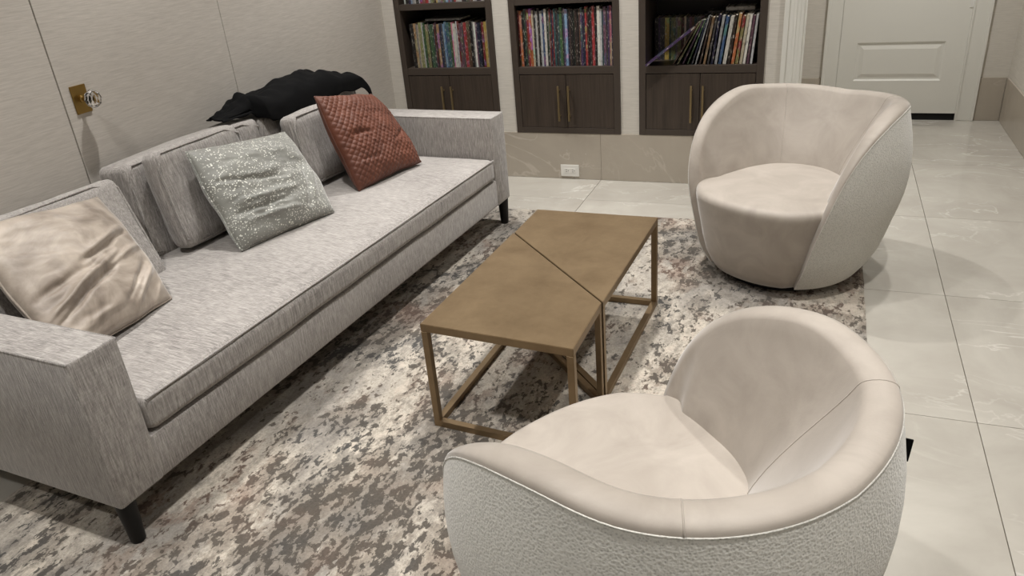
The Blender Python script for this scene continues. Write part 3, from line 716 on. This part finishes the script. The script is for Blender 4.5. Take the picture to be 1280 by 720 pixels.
# ------------------------------------------------------------------ swivel armchairs
def spline(pts, x):
    if x <= pts[0][0]: return pts[0][1]
    for i in range(len(pts)-1):
        (a, p), (b, q) = pts[i], pts[i+1]
        if a <= x <= b:
            t = (x-a)/(b-a)
            s0 = (q-pts[i-1][1])/(b-pts[i-1][0]) if i > 0 else (q-p)/(b-a)
            s1 = (pts[i+2][1]-p)/(pts[i+2][0]-a) if i+2 < len(pts) else (q-p)/(b-a)
            h = b-a
            return (2*t**3-3*t*t+1)*p+(t**3-2*t*t+t)*h*s0+(-2*t**3+3*t*t)*q+(t**3-t*t)*h*s1
    return pts[-1][1]
RIM = [(0, .700), (30, .713), (55, .721), (76, .730), (92, .712), (104, .682), (113, .643), (121, .584), (128, .485), (134, .310), (139, .050)]
ROUT = [(.03, .290), (.12, .346), (.25, .382), (.40, .413), (.55, .409), (.70, .376), (.80, .350)]
RSEAT = [(0, .175), (30, .178), (50, .190), (73, .200), (99, .225), (120, .280), (132, .335), (139, .36)]
SEATZ = 0.40
THE = 139
def armchair(label, loc, face, tag_at=None):
    root = tag(empty('swivel_armchair', (loc[0], loc[1], RZ), face-PI/2), label, 'armchair', 'barrel swivel armchairs')
    def rad(th): return Vector((math.sin(th), -math.cos(th), 0))
    def O(th, z, inset=0.0):
        n_ = 2.19; rho = (abs(math.sin(th)/1.022)**n_+abs(math.cos(th))**n_)**(-1/n_)
        sh = 0.063*(z/.7)-0.003*(z/.7)**2
        p = rad(th)*(spline(ROUT, z)*rho-inset); return Vector((p.x, p.y-sh, z))
    fine = [(THE*k/500, spline(RIM, THE*k/500)) for k in range(501)]
    acc = [0]
    for (a, b), (c_, d_) in zip(fine, fine[1:]): acc.append(acc[-1]+math.hypot((c_-a)*PI/180*0.4, d_-b))
    half = []; N = 72
    for k in range(N+1):
        tgt = acc[-1]*k/N
        i = min(range(len(acc)), key=lambda q: abs(acc[q]-tgt)); half.append(fine[i])
    cols = [(-t, h) for t, h in half[::-1]] + half[1:]
    ko, kr, ki = 12, 9, 14
    vo, vi = [], []
    Z0 = 0.04
    for t, h in cols:
        th = math.radians(t); at = abs(t)
        wroll = 0.070*(1-0.35*max(0, min(1, (at-100)/30)))
        hs = max(Z0+0.003, h-0.022)
        for k in range(ko+1):
            z = Z0+(hs-Z0)*k/ko; vo.append(O(th, z))
        seam = vo[-1]; r_ = rad(th); up = Vector((0, 0, 1))
        for k in range(kr+1):
            a = PI*k/kr*0.9
            vi.append(seam - r_*(wroll/2*(1-math.cos(a))) + up*((h-hs)*math.sin(a)**0.8))
        end = vi[-1]
        low = max(0.0, min(1.0, (at-118)/12)); low = low*low*(3-2*low)
        rs = spline(RSEAT, at); S_ = Vector((rad(th).x*rs, rad(th).y*rs, SEATZ-0.04))
        S2 = end - r_*0.022; S2.z = min(SEATZ-0.04, end.z-0.002)
        tgt = S_.lerp(S2, low); tgt.z = min(tgt.z, end.z-0.001)
        for k in range(1, ki+1):
            q = k/ki; z = end.z+(tgt.z-end.z)*q
            e = 0.45*q+0.55*math.sin(q*PI/2)**1.2
            p = end.lerp(tgt, e); p.z = z
            # the back pads out softly
            vi.append(p)
    def grid(vs, w, name, mat):
        fs = []
        for c_ in range(len(cols)-1):
            for k in range(w-1): a = c_*w+k; fs.append((a, a+1, a+w+1, a+w))
        return pyd(name, vs, fs, mat, root, True)
    outer = grid(vo, ko+1, 'outer_shell', 'boucle'); outer['label'] = 'pale textured outer upholstery'
    inner = grid(vi, kr+1+ki, 'inner_shell', 'chair_velvet'); inner['label'] = 'smooth beige velvet inside'
    W_ = ko+1
    tube('welt', [vo[c_*W_+ko] for c_ in range(len(cols))], 0.0018, 'boucle', inner)
    WI = kr+1+ki
    for s in (-42, 42):
        c_ = min(range(len(cols)), key=lambda q: abs(cols[q][0]-s))
        pts = [Vector(vi[c_*WI+k]) for k in range(0, WI)]
        tube('seam', pts, 0.0016, 'chair_velvet', inner, n=5)
    n = 144
    vs, fs = [], []
    rows = [0.04, 0.08, 0.13, 0.19, 0.25, 0.31, 0.352, 0.366]
    for q in range(n):
        th = 2*PI*q/n; at = abs(((math.degrees(th)+180) % 360)-180)
        rec = 0.008+0.022*max(0, min(1, (148-at)/14))
        col = [O(th, z, rec) for z in rows]
        e = col[-1]; r_ = rad(th)
        for k in range(1, 7):
            b = PI/2*k/6; col.append(e - r_*(0.030*(1-math.cos(b))) + Vector((0, 0, 0.030*math.sin(b))))
        l_ = col[-1]; cen = Vector((0, -0.02, l_.z+0.022))
        for k in range(1, 9):
            f = k/9; p = l_.lerp(cen, f); p.z = l_.z+0.022*(1-(1-f)**2); col.append(p)
        vs += col; ln = len(col)
    for q in range(n):
        q2 = (q+1) % n
        for k in range(ln-1): fs.append((q*ln+k, q2*ln+k, q2*ln+k+1, q*ln+k+1))
    vs.append(cen); top = len(vs)-1
    for q in range(n): fs.append((q*ln+ln-1, ((q+1) % n)*ln+ln-1, top))
    fs.append(tuple(q*ln for q in range(n))[::-1])
    seat = pyd('seat', vs, fs, 'chair_velvet', root, True)
    lathe('swivel_base', [(0.235, 0.0), (0.245, 0.006), (0.245, 0.034), (0.2, 0.044)], 'black_leg', root, 48)
    if tag_at:
        th = math.radians(tag_at[0]); p = O(th, tag_at[1]); d = rad(th); s = Vector((math.cos(th), math.sin(th), 0))*0.0015
        q = [p-d*0.004+Vector((0, 0, 0.024)), p+d*0.009+Vector((0, 0, 0.022)), p+d*0.006-Vector((0, 0, 0.024)), p-d*0.004-Vector((0, 0, 0.024))]
        o = pyd('maker_tag', [v-s for v in q]+[v+s for v in q], [(0, 1, 2, 3), (7, 6, 5, 4), (0, 4, 5, 1), (1, 5, 6, 2), (2, 6, 7, 3), (3, 7, 4, 0)], 'black_cloth', outer); o['label'] = 'small black fabric tag'
    return root
armchair('beige barrel swivel armchair in front of the leaning-book bookcase, facing the rug', (-0.094, 3.251), math.radians(-119.4))
armchair('beige barrel swivel armchair with a black side tag, turned to the coffee table', (-0.263, 1.221), math.radians(146.7), (37, 0.60))
